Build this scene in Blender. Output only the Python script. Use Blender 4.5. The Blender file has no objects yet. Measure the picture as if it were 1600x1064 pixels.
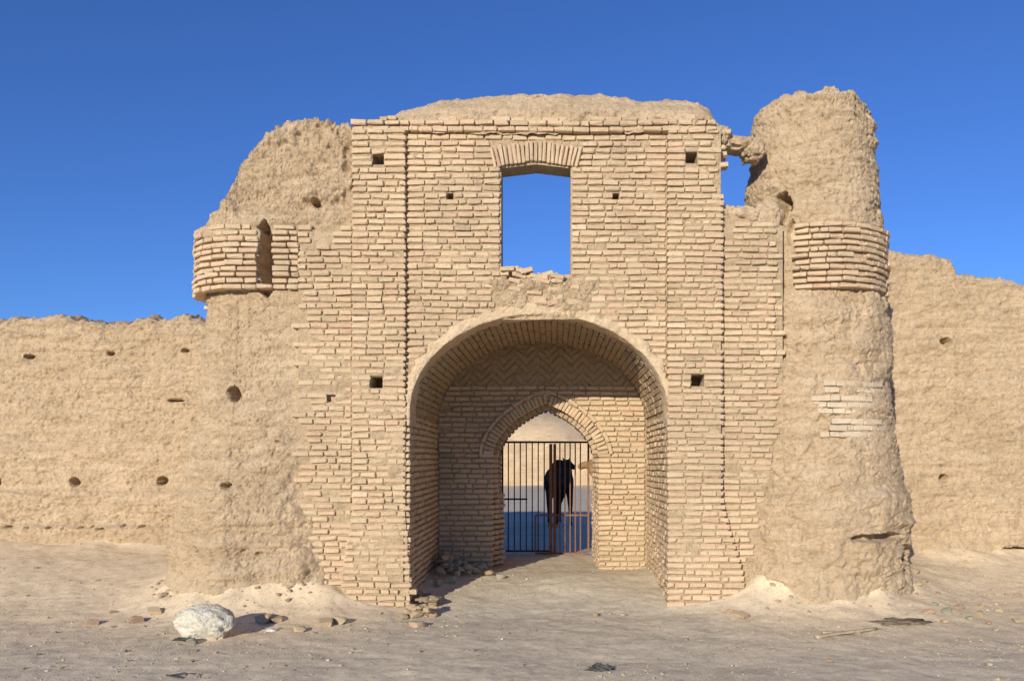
import bpy, bmesh, math, random
import numpy as np
from mathutils import Vector, Matrix, Quaternion
random.seed(7); RNG=np.random.default_rng(7)
scene=bpy.context.scene
COL=scene.collection
# ------------------------------------------------------------------ noise
def _h(i,j,k):
    n=(i*73856093)^(j*19349663)^(k*83492791)
    n=n&0x7fffffff
    n=((n>>13)^n)*60493&0x7fffffff
    n=(n*(n&0xffff)+1376312589)&0x7fffffff
    n=((n>>11)^n)*15731&0x7fffffff
    return n/1073741823.5-1.0
def vn(x,y,z):
    xi=np.floor(x).astype(np.int64);yi=np.floor(y).astype(np.int64);zi=np.floor(z).astype(np.int64)
    fx=x-xi;fy=y-yi;fz=z-zi
    fx=fx*fx*(3-2*fx);fy=fy*fy*(3-2*fy);fz=fz*fz*(3-2*fz)
    r=0
    for a in (0,1):
        for b in (0,1):
            for c in (0,1):
                w=(fx if a else 1-fx)*(fy if b else 1-fy)*(fz if c else 1-fz)
                r=r+w*_h(xi+a,yi+b,zi+c)
    return r
def fb(x,y,z,f=1.0,o=4,seed=0,g=.5):
    x=np.asarray(x,float)+seed*17.3;y=np.asarray(y,float)+seed*5.1;z=np.asarray(z,float)+seed*9.7
    x,y,z=np.broadcast_arrays(x,y,z)
    s=0;a=1
    for i in range(o):
        s=s+a*vn(x*f+i*31.7,y*f+i*11.3,z*f+i*47.1);f*=2.03;a*=g
    return s
def sstep(a,b,x):
    t=np.clip((x-a)/(b-a),0,1);return t*t*(3-2*t)
# ------------------------------------------------------------------ helpers
def link(o): COL.objects.link(o); return o
def mesh_obj(name,V,F,mat,smooth=True):
    me=bpy.data.meshes.new(name)
    me.from_pydata([tuple(v) for v in V] if not isinstance(V,np.ndarray) else V.tolist(),[],F if not isinstance(F,np.ndarray) else F.tolist())
    me.update()
    if smooth: me.polygons.foreach_set('use_smooth',[True]*len(me.polygons))
    if mat: me.materials.append(mat)
    return link(bpy.data.objects.new(name,me))
def grid_obj(name,P,mat,closed=False,smooth=True,mask=None):
    nu,nv=P.shape[:2]
    V=P.reshape(-1,3)
    iu=np.arange(nu if closed else nu-1);iv=np.arange(nv-1)
    A,B=np.meshgrid(iu,iv,indexing='ij')
    A2=(A+1)%nu
    F=np.stack([A*nv+B,A2*nv+B,A2*nv+B+1,A*nv+B+1],-1).reshape(-1,4)
    if mask is not None:
        m=mask.reshape(-1);F=F[m[F].all(1)]
        used=np.unique(F);re=np.full(len(V),-1);re[used]=np.arange(len(used));V=V[used];F=re[F]
    return mesh_obj(name,V,F,mat,smooth)
def top(o,label,cat,**k):
    o["label"]=label;o["category"]=cat
    for a,b in k.items(): o[a]=b
    return o
def empty(name,loc,label,cat,**k):
    e=bpy.data.objects.new(name,None);e.location=loc;e.empty_display_size=.3;link(e)
    return top(e,label,cat,**k)
def child(o,p):
    bpy.context.view_layer.update()
    o.parent=p;o.matrix_parent_inverse=p.matrix_world.inverted();return o
# ------------------------------------------------------------------ materials
def nodes(name):
    m=bpy.data.materials.new(name);m.use_nodes=True
    nt=m.node_tree;b=nt.nodes['Principled BSDF']
    b.inputs['Roughness'].default_value=.95
    b.inputs['Specular IOR Level'].default_value=.15
    return m,nt,b
def N(nt,t,**k):
    n=nt.nodes.new(t)
    for a,v in k.items(): setattr(n,a,v)
    return n
def ramp(nt,src,stops):
    r=N(nt,'ShaderNodeValToRGB');e=r.color_ramp.elements
    while len(e)<len(stops): e.new(.5)
    for i,(p,c) in enumerate(stops):
        e[i].position=p;e[i].color=(c[0],c[1],c[2],1)
    nt.links.new(src,r.inputs[0]);return r
def mixc(nt,fac,a,b,mode='MIX'):
    m=N(nt,'ShaderNodeMix',data_type='RGBA',blend_type=mode)
    L=nt.links
    if isinstance(fac,(int,float)): m.inputs[0].default_value=fac
    else: L.new(fac,m.inputs[0])
    for s,i in ((a,6),(b,7)):
        if isinstance(s,tuple): m.inputs[i].default_value=(*s,1)
        else: L.new(s,m.inputs[i])
    return m.outputs[2]
def g3(v): return (v,v,v)
def mud_mat(name,dark,mid,light,bump=.72,dust=True,scale=1.0,grit=1.0):
    m,nt,b=nodes(name);L=nt.links
    tc=N(nt,'ShaderNodeTexCoord')
    def noise(s,d=6,r=.6,vec=None):
        n=N(nt,'ShaderNodeTexNoise');n.inputs['Scale'].default_value=s*scale;n.inputs['Detail'].default_value=d;n.inputs['Roughness'].default_value=r
        L.new(vec or tc.outputs['Object'],n.inputs['Vector']);return n
    n1=noise(1.1,8,.62);n2=noise(9,8,.7);n3=noise(48,5,.75);n5=noise(20,6,.75)
    mp=N(nt,'ShaderNodeMapping');mp.inputs['Scale'].default_value=(1,1,9);L.new(tc.outputs['Object'],mp.inputs[0])
    n4=noise(1.2,8,.68,mp.outputs[0])
    c=ramp(nt,n1.outputs[0],[(.3,dark),(.5,mid),(.72,light)]).outputs[0]
    c=mixc(nt,.55,c,ramp(nt,n4.outputs[0],[(.36,dark),(.5,mid),(.62,light)]).outputs[0])
    def k(v): return g3(1+(v-1)*grit)
    c=mixc(nt,1,c,ramp(nt,n2.outputs[0],[(.3,k(.80)),(.5,k(1)),(.75,k(1.1))]).outputs[0],'MULTIPLY')
    c=mixc(nt,1,c,ramp(nt,n5.outputs[0],[(.33,k(.56)),(.42,k(.98)),(.7,k(1.12))]).outputs[0],'MULTIPLY')
    c=mixc(nt,1,c,ramp(nt,n3.outputs[0],[(.32,k(.40)),(.43,k(1)),(.72,k(1.2))]).outputs[0],'MULTIPLY')
    if dust:
        sx=N(nt,'ShaderNodeSeparateXYZ');L.new(tc.outputs['Object'],sx.inputs[0])
        ad=N(nt,'ShaderNodeMath',operation='MULTIPLY_ADD');L.new(n2.outputs[0],ad.inputs[0]);ad.inputs[1].default_value=-.5;L.new(sx.outputs[2],ad.inputs[2])
        mr=N(nt,'ShaderNodeMapRange');mr.inputs['From Min'].default_value=.35;mr.inputs['From Max'].default_value=-.2;mr.inputs['To Max'].default_value=.6;L.new(ad.outputs[0],mr.inputs['Value'])
        c=mixc(nt,mr.outputs[0],c,(.52,.41,.27))
    vo=N(nt,'ShaderNodeTexVoronoi');vo.inputs['Scale'].default_value=16*scale;vo.feature='F1'
    wv=mixc(nt,.12,tc.outputs['Object'],noise(6,3).outputs['Color']);L.new(wv,vo.inputs['Vector'])
    L.new(c,b.inputs['Base Color'])
    prev=None
    for src,dist,st in((n2.outputs[0],.035,bump*.8),(n5.outputs[0],.03,bump*.9),(n3.outputs[0],.020,bump),(vo.outputs['Distance'],.018,bump*.4)):
        bb=N(nt,'ShaderNodeBump');bb.inputs['Strength'].default_value=min(1,st);bb.inputs['Distance'].default_value=dist;L.new(src,bb.inputs['Height'])
        if prev: L.new(prev.outputs[0],bb.inputs['Normal'])
        prev=bb
    L.new(prev.outputs[0],b.inputs['Normal'])
    return m
MUD=mud_mat('mud_plaster',(.41,.293,.173),(.52,.383,.24),(.595,.452,.297))
MUD2=mud_mat('mud_core',(.38,.275,.165),(.47,.35,.215),(.54,.41,.26),dust=False)
PLAST=mud_mat('arch_plaster',(.46,.335,.205),(.55,.415,.262),(.61,.47,.305),bump=.35,dust=False,grit=.7)
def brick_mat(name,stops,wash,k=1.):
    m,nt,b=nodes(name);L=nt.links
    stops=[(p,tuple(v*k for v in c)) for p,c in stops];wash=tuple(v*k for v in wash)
    g=N(nt,'ShaderNodeNewGeometry');tc=N(nt,'ShaderNodeTexCoord')
    c=ramp(nt,g.outputs['Random Per Island'],stops).outputs[0]
    def noise(s,d=6,r=.6):
        n=N(nt,'ShaderNodeTexNoise');n.inputs['Scale'].default_value=s;n.inputs['Detail'].default_value=d;n.inputs['Roughness'].default_value=r
        L.new(tc.outputs['Object'],n.inputs['Vector']);return n
    n1=noise(1.3,7,.7);n2=noise(22,6,.75);n3=noise(80,4,.75);n4=noise(.8,5,.6)
    mk=ramp(nt,n1.outputs[0],[(.38,g3(.08)),(.66,g3(.6))]).outputs[0]
    c=mixc(nt,mk,c,wash)
    c=mixc(nt,1,c,ramp(nt,n4.outputs[0],[(.35,g3(.86)),(.65,g3(1.06))]).outputs[0],'MULTIPLY')
    c=mixc(nt,1,c,ramp(nt,n2.outputs[0],[(.3,g3(.68)),(.46,g3(1)),(.75,g3(1.1))]).outputs[0],'MULTIPLY')
    c=mixc(nt,1,c,ramp(nt,n3.outputs[0],[(.3,g3(.70)),(.46,g3(1)),(.75,g3(1.1))]).outputs[0],'MULTIPLY')
    L.new(c,b.inputs['Base Color'])
    b1=N(nt,'ShaderNodeBump');b1.inputs['Strength'].default_value=.6;b1.inputs['Distance'].default_value=.016;L.new(n2.outputs[0],b1.inputs['Height'])
    b2=N(nt,'ShaderNodeBump');b2.inputs['Strength'].default_value=.5;b2.inputs['Distance'].default_value=.006;L.new(n3.outputs[0],b2.inputs['Height']);L.new(b1.outputs[0],b2.inputs['Normal'])
    L.new(b2.outputs[0],b.inputs['Normal']);return m
BS=[(0,(.41,.30,.19)),(.12,(.54,.395,.245)),(.3,(.59,.425,.27)),(.45,(.575,.385,.25)),(.6,(.62,.47,.30)),(.78,(.53,.41,.255)),(.93,(.53,.345,.225)),(1,(.65,.50,.34))]
BRICK=brick_mat('fired_brick',BS,(.58,.44,.28))
BRICKIN=brick_mat('shaded_brick',BS,(.57,.435,.275),.76)  # same brick, colour darkened to paint deeper shade inside the arch
PALE=brick_mat('pale_exposed_brick',[(0,(.55,.435,.30)),(1,(.62,.505,.36))],(.58,.46,.315))
def ground_mat():
    m,nt,b=nodes('dusty_ground');L=nt.links
    tc=N(nt,'ShaderNodeTexCoord')
    def noise(s,d=6,r=.6,sc=None):
        n=N(nt,'ShaderNodeTexNoise');n.inputs['Scale'].default_value=s;n.inputs['Detail'].default_value=d;n.inputs['Roughness'].default_value=r
        if sc:
            mp=N(nt,'ShaderNodeMapping');mp.inputs['Scale'].default_value=sc;L.new(tc.outputs['Object'],mp.inputs[0]);L.new(mp.outputs[0],n.inputs['Vector'])
        else: L.new(tc.outputs['Object'],n.inputs['Vector'])
        return n
    n1=noise(.5,6,.6);n2=noise(4,8,.72);n3=noise(60,5,.75);n4=noise(1.2,5,.6,(.35,1.6,1));n5=noise(18,6,.7)
    c=ramp(nt,n1.outputs[0],[(.32,(.57,.48,.34)),(.5,(.65,.55,.39)),(.68,(.71,.60,.42))]).outputs[0]
    c=mixc(nt,.45,c,ramp(nt,n4.outputs[0],[(.35,(.52,.44,.32)),(.6,(.70,.595,.425))]).outputs[0])
    sx=N(nt,'ShaderNodeSeparateXYZ');L.new(tc.outputs['Object'],sx.inputs[0])
    add=N(nt,'ShaderNodeMath',operation='MULTIPLY_ADD');L.new(n2.outputs[0],add.inputs[0]);add.inputs[1].default_value=1.6;L.new(sx.outputs[1],add.inputs[2])
    mr=N(nt,'ShaderNodeMapRange');mr.inputs['From Min'].default_value=-1.6;mr.inputs['From Max'].default_value=.6;L.new(add.outputs[0],mr.inputs['Value'])
    ab=N(nt,'ShaderNodeMath',operation='ABSOLUTE');L.new(sx.outputs[0],ab.inputs[0])
    mr2=N(nt,'ShaderNodeMapRange');mr2.inputs['From Min'].default_value=1.6;mr2.inputs['From Max'].default_value=2.8;L.new(ab.outputs[0],mr2.inputs['Value'])
    mm=N(nt,'ShaderNodeMath',operation='MULTIPLY');L.new(mr.outputs[0],mm.inputs[0]);L.new(mr2.outputs[0],mm.inputs[1])
    m3=N(nt,'ShaderNodeMath',operation='MULTIPLY');L.new(mm.outputs[0],m3.inputs[0]);m3.inputs[1].default_value=.9
    c=mixc(nt,m3.outputs[0],c,(.72,.56,.36))
    c=mixc(nt,1,c,ramp(nt,n2.outputs[0],[(.3,g3(.80)),(.5,g3(1)),(.72,g3(1.08))]).outputs[0],'MULTIPLY')
    c=mixc(nt,1,c,ramp(nt,n5.outputs[0],[(.32,g3(.64)),(.43,g3(1)),(.72,g3(1.1))]).outputs[0],'MULTIPLY')
    c=mixc(nt,1,c,ramp(nt,n3.outputs[0],[(.32,g3(.42)),(.42,g3(1)),(.75,g3(1.15))]).outputs[0],'MULTIPLY')
    L.new(c,b.inputs['Base Color'])
    b1=N(nt,'ShaderNodeBump');b1.inputs['Strength'].default_value=.3;b1.inputs['Distance'].default_value=.02;L.new(n5.outputs[0],b1.inputs['Height'])
    b2=N(nt,'ShaderNodeBump');b2.inputs['Strength'].default_value=.5;b2.inputs['Distance'].default_value=.010;L.new(n3.outputs[0],b2.inputs['Height']);L.new(b1.outputs[0],b2.inputs['Normal'])
    L.new(b2.outputs[0],b.inputs['Normal']);return m
GROUND=ground_mat()
def simple(name,c,c2=None,rough=.9,sc=12,bump=.3,metal=0,dist=.02):
    m,nt,b=nodes(name);L=nt.links
    tc=N(nt,'ShaderNodeTexCoord');n=N(nt,'ShaderNodeTexNoise');n.inputs['Scale'].default_value=sc;n.inputs['Detail'].default_value=6;n.inputs['Roughness'].default_value=.65
    L.new(tc.outputs['Object'],n.inputs['Vector'])
    c2=c2 or tuple(x*.6 for x in c)
    r=ramp(nt,n.outputs[0],[(.35,c2),(.62,c)]);L.new(r.outputs[0],b.inputs['Base Color'])
    b.inputs['Roughness'].default_value=rough;b.inputs['Metallic'].default_value=metal
    bp=N(nt,'ShaderNodeBump');bp.inputs['Strength'].default_value=bump;bp.inputs['Distance'].default_value=dist;L.new(n.outputs[0],bp.inputs['Height']);L.new(bp.outputs[0],b.inputs['Normal'])
    return m
def island_mat(name,stops):
    m,nt,b=nodes(name);g=N(nt,'ShaderNodeNewGeometry')
    nt.links.new(ramp(nt,g.outputs['Random Per Island'],stops).outputs[0],b.inputs['Base Color']);return m
GRAV=island_mat('grit',[(0,(.22,.19,.14)),(.3,(.38,.32,.23)),(.6,(.50,.43,.30)),(.85,(.46,.37,.25)),(1,(.60,.53,.40))])
# ------------------------------------------------------------------ bricks
def _tmpl():
    vs=[];idx={}
    for sx in(-1,1):
        for sy in(-1,1):
            for sz in(-1,1):
                for k in range(3):
                    idx[(sx,sy,sz,k)]=len(vs);vs.append((sx,sy,sz,k))
    F=[]
    for s in(-1,1):
        F.append([idx[(s,a,b,0)] for a,b in((-1,-1),(1,-1),(1,1),(-1,1))])
        F.append([idx[(a,s,b,1)] for a,b in((-1,-1),(1,-1),(1,1),(-1,1))])
        F.append([idx[(a,b,s,2)] for a,b in((-1,-1),(1,-1),(1,1),(-1,1))])
    for a in(-1,1):
        for b in(-1,1):
            F.append([idx[(a,b,-1,0)],idx[(a,b,1,0)],idx[(a,b,1,1)],idx[(a,b,-1,1)]])
            F.append([idx[(a,-1,b,0)],idx[(a,1,b,0)],idx[(a,1,b,2)],idx[(a,-1,b,2)]])
            F.append([idx[(-1,a,b,1)],idx[(1,a,b,1)],idx[(1,a,b,2)],idx[(-1,a,b,2)]])
            for c in(-1,1): F.append([idx[(a,b,c,k)] for k in range(3)])
    S=np.array([v[:3] for v in vs],float);K=np.array([v[3] for v in vs])
    C=S.copy()*.8;C[np.arange(24),K]=S[np.arange(24),K]
    G=[]
    for f in F:
        p=C[f];n=np.cross(p[1]-p[0],p[2]-p[0]);
        G.append(f if n@p.mean(0)>0 else f[::-1])
    return S,K,G
TS,TK,TF=_tmpl()
class Bricks:
    def __init__(s): s.d=[]
    def add(s,c,t,u,n,l,h,d,ch=.008,rot=.010):
        s.d.append((*c,*t,*u,*n,l/2,h/2,d/2,ch,rot))
    def build(s,name,mat=None,jit=.0026):
        D=np.array(s.d);M=len(D)
        c=D[:,0:3];t=D[:,3:6];u=D[:,6:9];n=D[:,9:12];H=D[:,12:15];ch=D[:,15];rot=D[:,16]
        r=RNG.normal(0,1,(M,3))*rot[:,None]
        t2=t+r[:,:1]*u+r[:,1:2]*n*.9;u2=u-r[:,:1]*t+r[:,2:3]*n;n2=n-r[:,1:2]*t*.9-r[:,2:3]*u
        loc=TS[None]*H[:,None,:]
        sub=np.zeros((24,3))
        for i in range(24):
            for k in range(3):
                if k!=TK[i]: sub[i,k]=TS[i,k]
        chv=ch[:,None]*RNG.uniform(.2,2.3,(M,24))
        loc=loc-sub[None]*chv[:,:,None]
        cj=RNG.normal(0,jit,(M,8,3));cj=np.repeat(cj,3,axis=1)
        loc=loc+cj+RNG.normal(0,jit*.45,(M,24,3))
        V=c[:,None]+loc[:,:,:1]*t2[:,None]+loc[:,:,1:2]*u2[:,None]+loc[:,:,2:3]*n2[:,None]
        V=V.reshape(-1,3)
        F=[[i+24*m for i in f] for m in range(M) for f in TF]
        return mesh_obj(name,V,F,mat or BRICK,smooth=False)
def sub(iv,a,b):
    out=[]
    for p,q in iv:
        if b<=p or a>=q: out.append((p,q));continue
        if a>p: out.append((p,a))
        if b<q: out.append((b,q))
    return out
PITCH=.078
def wall(B,f,z0,z1,intervals,pitch=PITCH,h=.056,d=.12,out=.004,miss=.006,lmin=.17,lmax=.235,edge=.006,gap=.013,wav=.006,off=0.):
    k=0;z=z0+pitch/2
    while z<z1:
        for a,b in intervals(z):
            a+=random.uniform(-edge,edge);b+=random.uniform(-edge,edge)
            s=a
            while s<b-.035:
                l=random.uniform(lmin,lmax)
                if random.random()<.15: l*=.55
                if b-(s+l)<.08: l=b-s
                if l>.30: l=l/2
                sc=s+l/2
                p=np.array(f(sc));q=np.array(f(sc+.01));q0=np.array(f(sc-.01))
                t=(q-q0);t=t/np.linalg.norm(t)
                n=np.array([t[1],-t[0]])
                o=random.gauss(0,out)+off
                if random.random()<.04: o-=.018
                if random.random()>miss:
                    zz=z+wav*math.sin(sc*1.7+z*3)+random.gauss(0,.0013)
                    c=p+n*(o-d/2)
                    B.add((c[0],c[1],zz),(t[0],t[1],0),(0,0,1),(n[0],n[1],0),l-gap*random.uniform(.5,1.5),h*random.uniform(.92,1.05),d)
                s+=l
        z+=pitch;k+=1
# ---------------------------------------------------------------- metric frame (metres, wall face at y=0)
def fx(p,s=130.): return (p-865)/s
def fz(p,s=130.): return 1.65+(720-p)/s
ACX,AA,AB,AZ=-.177,1.555,1.17,2.25
def main_arch(off=0,n=160):
    ph=np.linspace(0,math.pi,n)
    return np.stack([ACX-(AA+off)*np.cos(ph),AZ+(AB+off)*np.sin(ph)],-1)
ICX,IA,IZ=-.12,.79,1.74
def ih(u): u=np.abs(u);return .50*np.sqrt(np.clip(1-u*u,0,1))+.27*(1-u)
def inner_arch(off=0,n=161):
    ph=np.linspace(0,math.pi,n);u=-np.cos(ph)
    P=np.stack([ICX+IA*u,IZ+ih(u)],-1)
    T=np.gradient(P,axis=0);T/=np.linalg.norm(T,axis=1)[:,None]
    Nn=np.stack([-T[:,1],T[:,0]],-1)
    return P+Nn*off
def halfwidth(pts,cx,z,zs,w):
    if z<=zs: return w
    m=pts[:,1]
    if z>=m.max(): return None
    idx=np.argmax(m);right=pts[idx:]
    return float(np.interp(-z,-right[:,1],right[:,0]))-cx
def voussoirs(B,pts,y,rl,w,d,jit=.006,gap=.012,skip=0):
    seg=np.linalg.norm(np.diff(pts,axis=0),axis=1);S=np.concatenate([[0],np.cumsum(seg)])
    tot=S[-1];n=int(tot/w)
    for i in range(n):
        s=(i+.5)*tot/n
        x=np.interp(s,S,pts[:,0]);z=np.interp(s,S,pts[:,1])
        x2=np.interp(s+.02,S,pts[:,0]);z2=np.interp(s+.02,S,pts[:,1]);x1=np.interp(s-.02,S,pts[:,0]);z1=np.interp(s-.02,S,pts[:,1])
        T=np.array([x2-x1,z2-z1]);T/=np.linalg.norm(T);Nn=np.array([-T[1],T[0]])
        if random.random()<skip: continue
        r=rl*random.uniform(.92,1.05)
        yy=y+random.gauss(0,jit)
        B.add((x+Nn[0]*r/2,yy+d/2,z+Nn[1]*r/2),(Nn[0],0,Nn[1]),(T[0],0,T[1]),(0,-1,0),r,tot/n-gap,d,ch=.006,rot=.02)
def extrude_poly(name,loops,y0,y1,mat):
    cu=bpy.data.curves.new(name+'_c','CURVE');cu.dimensions='2D';cu.fill_mode='BOTH';cu.extrude=(y1-y0)/2
    for lp in loops:
        sp=cu.splines.new('POLY');sp.points.add(len(lp)-1)
        for i,(a,b) in enumerate(lp): sp.points[i].co=(a,b,0,1)
        sp.use_cyclic_u=True
    o=link(bpy.data.objects.new(name+'_c',cu));bpy.context.view_layer.update()
    me=bpy.data.meshes.new_from_object(o.evaluated_get(bpy.context.evaluated_depsgraph_get()))
    bpy.data.objects.remove(o)
    yc=(y0+y1)/2
    for v in me.vertices:
        x,y,z=v.co;v.co=(x,yc-z,y)
    me.materials.clear();me.materials.append(mat);me.update();me.name=name
    return link(bpy.data.objects.new(name,me))
# ------------------------------------------------------------------ GROUND
LCX,LCY=-3.86,.8
RCX,RCY=3.37,.9
def gh(x,y):
    x=np.asarray(x,float);y=np.asarray(y,float)
    near=np.exp(-((np.maximum(np.abs(x)-30,0))/20)**2)
    g=-.19+.20*sstep(-.3,2.2,y)
    left=sstep(-2.6,-4.2,x);right=sstep(2.7,4.2,x)
    inb=1-sstep(4.3,7,y)
    wob=.25*fb(x,y,0,1.2,3,seed=6)
    g=g+left*(.20*sstep(-1.4,3.2,y+wob)+.22*np.exp(-np.maximum(3.3-y+wob,0)/.6))*inb
    g=g+right*(.12*sstep(-1.4,2.4,y+wob)+.22*np.exp(-np.maximum(2.3-y+wob,0)/.55))*inb
    for cx,cy,r,h in((LCX,LCY,.98,.34),(RCX,RCY,1.06,.36)):
        d=np.hypot(x-cx,y-cy)-r+wob*.9
        g=g+h*np.exp(-(np.maximum(d,0)/.42)**1.1)*inb
    for cx in(-2.85,2.6):
        d=np.maximum(np.abs(x-cx)-.2,0)+np.maximum(-(y+.02),0)*1.1
        g=g+.16*np.exp(-d/.32)*inb
    for cx in(-2.15,1.85):
        d=np.maximum(np.abs(x-cx)-.4,0)+np.maximum(-y,0)*1.0
        g=g+.03*np.exp(-d/.25)*inb
    g=g+.09*np.exp(-((x-.35)/.7)**2-((y-1.3)/.7)**2)+.05*np.exp(-((x-1.1)/.3)**2-((y-.5)/.4)**2)
    g=g+(.025*fb(x,y,0,.5,3)+.009*fb(x,y,0,3,6,seed=3,g=.68))*near
    far=sstep(60,500,np.hypot(x,y));g=g+far*2*fb(x,y,0,.004,3)*.8
    return g
def axis(a,b,st,lim0,lim1,gr=1.16):
    c=list(np.arange(a,b,st));
    d=st;v=a;L=[]
    while v>lim0: d*=gr;v-=d;L.append(v)
    d=st;v=c[-1];R=[]
    while v<lim1: d*=gr;v+=d;R.append(v)
    return np.array(L[::-1]+c+R)
X=axis(-8,7.5,.032,-2500,2500);Y=axis(-4.2,3.6,.028,-2500,2500,1.1)
XX,YY=np.meshgrid(X,Y,indexing='ij')
G=np.stack([XX,YY,gh(XX,YY)],-1)
ground=grid_obj('ground',G,GROUND);ground["kind"]="structure";ground["label"]="dusty grey-tan bare earth with grit and sand banks";ground["category"]="ground"
# ------------------------------------------------------------------ GATEHOUSE
gate=empty('gatehouse',(0,1,-.1),"ruined brick gatehouse with arched portal and square window above","gatehouse")
arch=main_arch()
ZT=5.70
WX0,WX1,WZ0,WZ1=fx(781),fx(893),fz(436),fz(259)
win=[(WX0+.01,WZ0-.1),(WX1-.01,WZ0-.1),(WX1-.01,WZ1+.0),((WX0+WX1)/2,WZ1+.05),(WX0+.01,WZ1)]
holes=[(590,247,9,9),(588,597,9,9),(702,303,5,5),(963,303,5,5),(1081,245,9,9),(1091,594,10,9),(515,622,6,5)]
def hl_(lo,hi): return [[(fx(a-rx),fz(b+ry)),(fx(a+rx),fz(b+ry)),(fx(a+rx),fz(b-ry)),(fx(a-rx),fz(b-ry))] for a,b,rx,ry in holes if lo<a<hi]
e=.012
loopA=[(-3.1,-.4),(-3.1,4.42),(-2.5,4.5),(-2.42,ZT),(1.95,ZT),(2.0,5.3),(2.02,4.74),(2.3,4.62),(2.78,4.50),(2.78,-.4),(ACX+AA+e,-.4)]+[(p[0]+ (e if p[0]>ACX else -e),p[1]+e) for p in arch[::-1]]+[(ACX-AA-e,-.4)]
core=extrude_poly('front_wall',[loopA,win]+hl_(0,2000),.096,.42,MUD2);child(core,gate)
loopB=[(-3.05,-.4),(-3.05,3.85),(2.9,3.85),(2.9,-.4),(ACX+AA+.03,-.4)]+[(p[0]+(.03 if p[0]>ACX else -.03),p[1]+.03) for p in arch[::-1]]+[(ACX-AA-.03,-.4)]
o=extrude_poly('vault_mass',[loopB],.43,2.52,MUD2);child(o,gate)
ia=inner_arch(.02)
loopC=[(-3.0,-.4),(-3.0,3.7),(2.85,3.7),(2.85,-.4),(ICX+IA+.02,-.4)]+[tuple(p) for p in ia[::-1]]+[(ICX-IA-.02,-.4)]
o=extrude_poly('passage_mass',[loopC],2.54,4.7,MUD2);child(o,gate)
for nm,a,b,a2,b2,lo,hi in(('pilaster_core',-2.40,-1.80,-2.55,-1.74,550,640),('pilaster_core',1.39,2.02,1.39,2.27,1042,1140)):
    o=extrude_poly(nm,[[(a2,-.4),(a2,.3),(a,1.1),(a,5.68),(b,5.68),(b,1.1),(b2,.3),(b2,-.4)]]+hl_(lo,hi),.036,.094,MUD2);child(o,gate)
def mortar(x0,x1,z0,z1,yb,more=0.):
    xs=np.arange(x0,x1,.014);zs=np.arange(z0,z1,.014)
    A,Zg=np.meshgrid(xs,zs,indexing='ij')
    m=np.ones(A.shape,bool)
    q=((A-ACX)/(AA+.08))**2+(np.maximum(Zg-AZ,0)/(AB+.08))**2
    if x0<ACX<x1: m&=q>1
    m&=~((A>WX0-.01)&(A<WX1+.01)&(Zg>WZ0-.09)&(Zg<WZ1+.06))
    for a,b,rx,ry in holes: m&=~((np.abs(A-fx(a))<rx/130.+.002)&(np.abs(Zg-fz(b))<ry/130.+.002))
    smear=sstep(.38,.85,fb(A,yb,Zg,.9,5,seed=101,g=.6)+more)
    y=yb+.006*fb(A,0,Zg,14,4,seed=102,g=.6)-.030*smear*(.7+.3*fb(A,0,Zg,8,3,seed=103))
    child(grid_obj('mortar',np.stack([A,y,Zg],-1),MUD2,mask=m),gate)
mortar(-1.79,1.38,2.0,5.66,.087)
mortar(-3.08,-2.42,.8,4.46,.087,.14)
mortar(2.03,2.66,.9,4.56,.087,.14)
mortar(-2.41,-1.80,.2,5.66,.027)
mortar(1.385,2.02,.2,5.60,.027)
def cuth(iv,z):
    for hx,hy,rx,ry in holes:
        if rx and abs(z-fz(hy))<(ry+3)/130.: iv=sub(iv,fx(hx)-rx/130.,fx(hx)+rx/130.)
    return iv
archo=main_arch(.115)
B=Bricks()
def scar(z):
    return float(np.interp(z,[3.40,3.5,3.62,3.74,3.84],[-.45,-.62,-.74,-.70,-.66])),float(np.interp(z,[3.40,3.5,3.62,3.74,3.84],[.22,.42,.50,.40,.26]))
def panel(z):
    iv=[(-1.775,1.365)]
    if z<AZ-.0:
        return []
    hw=halfwidth(archo,ACX,z,AZ,AA+.115)
    if hw: iv=sub(iv,ACX-hw,ACX+hw)
    if WZ0<z<WZ1: iv=sub(iv,WX0,WX1)
    if WZ1<=z<WZ1+.30:
        q=(z-WZ1)/.30*.1;iv=sub(iv,WX0-.03-q,WX1+.03+q)
    if 3.40<z<3.86:
        l,r=scar(z);iv=sub(iv,l+random.uniform(-.12,.10),r+random.uniform(-.10,.12))
    return cuth(iv,z)
f0=lambda s:(s,.06)
wall(B,f0,AZ,5.62,panel)
child(B.build('panel_brickwork'),gate)
B=Bricks()
wall(B,lambda s:(s,-.0),5.60,5.74,lambda z:[(-2.44+random.uniform(0,.03),1.95)],edge=.03,off=.0,out=.008,miss=.03)
wall(B,lambda s:(s,.02),5.745,5.80,lambda z:[(-2.35,-1.9),(-1.5,-.9),(-.7,.3),(.5,1.2),(1.35,1.7)],edge=.12,out=.015,miss=.12,pitch=.05)
child(B.build('cornice'),gate)
def pl(z):
    l=-2.43-.14*float(sstep(1.2,.1,z));r=-1.775+.06*float(sstep(1.2,.1,z))
    if z<.15: l+=random.uniform(-.08,.1);r+=random.uniform(-.08,.08)
    return cuth([(l,r)],z)
def pr(z):
    l=1.365;r=2.05+.26*float(sstep(1.3,.1,z));
    if z>4.9: r-= random.uniform(0,.16)
    if z<.15: r+=random.uniform(-.1,.08)
    return cuth([(l,r)],z)
B=Bricks();wall(B,lambda s:(s,-.0-0.0),-.35,5.62,pl,miss=.008,d=.13);child(B.build('pilaster'),gate)
B=Bricks();wall(B,lambda s:(s,-.0),-.35,5.62,pr,miss=.010,d=.13);child(B.build('pilaster'),gate)
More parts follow.
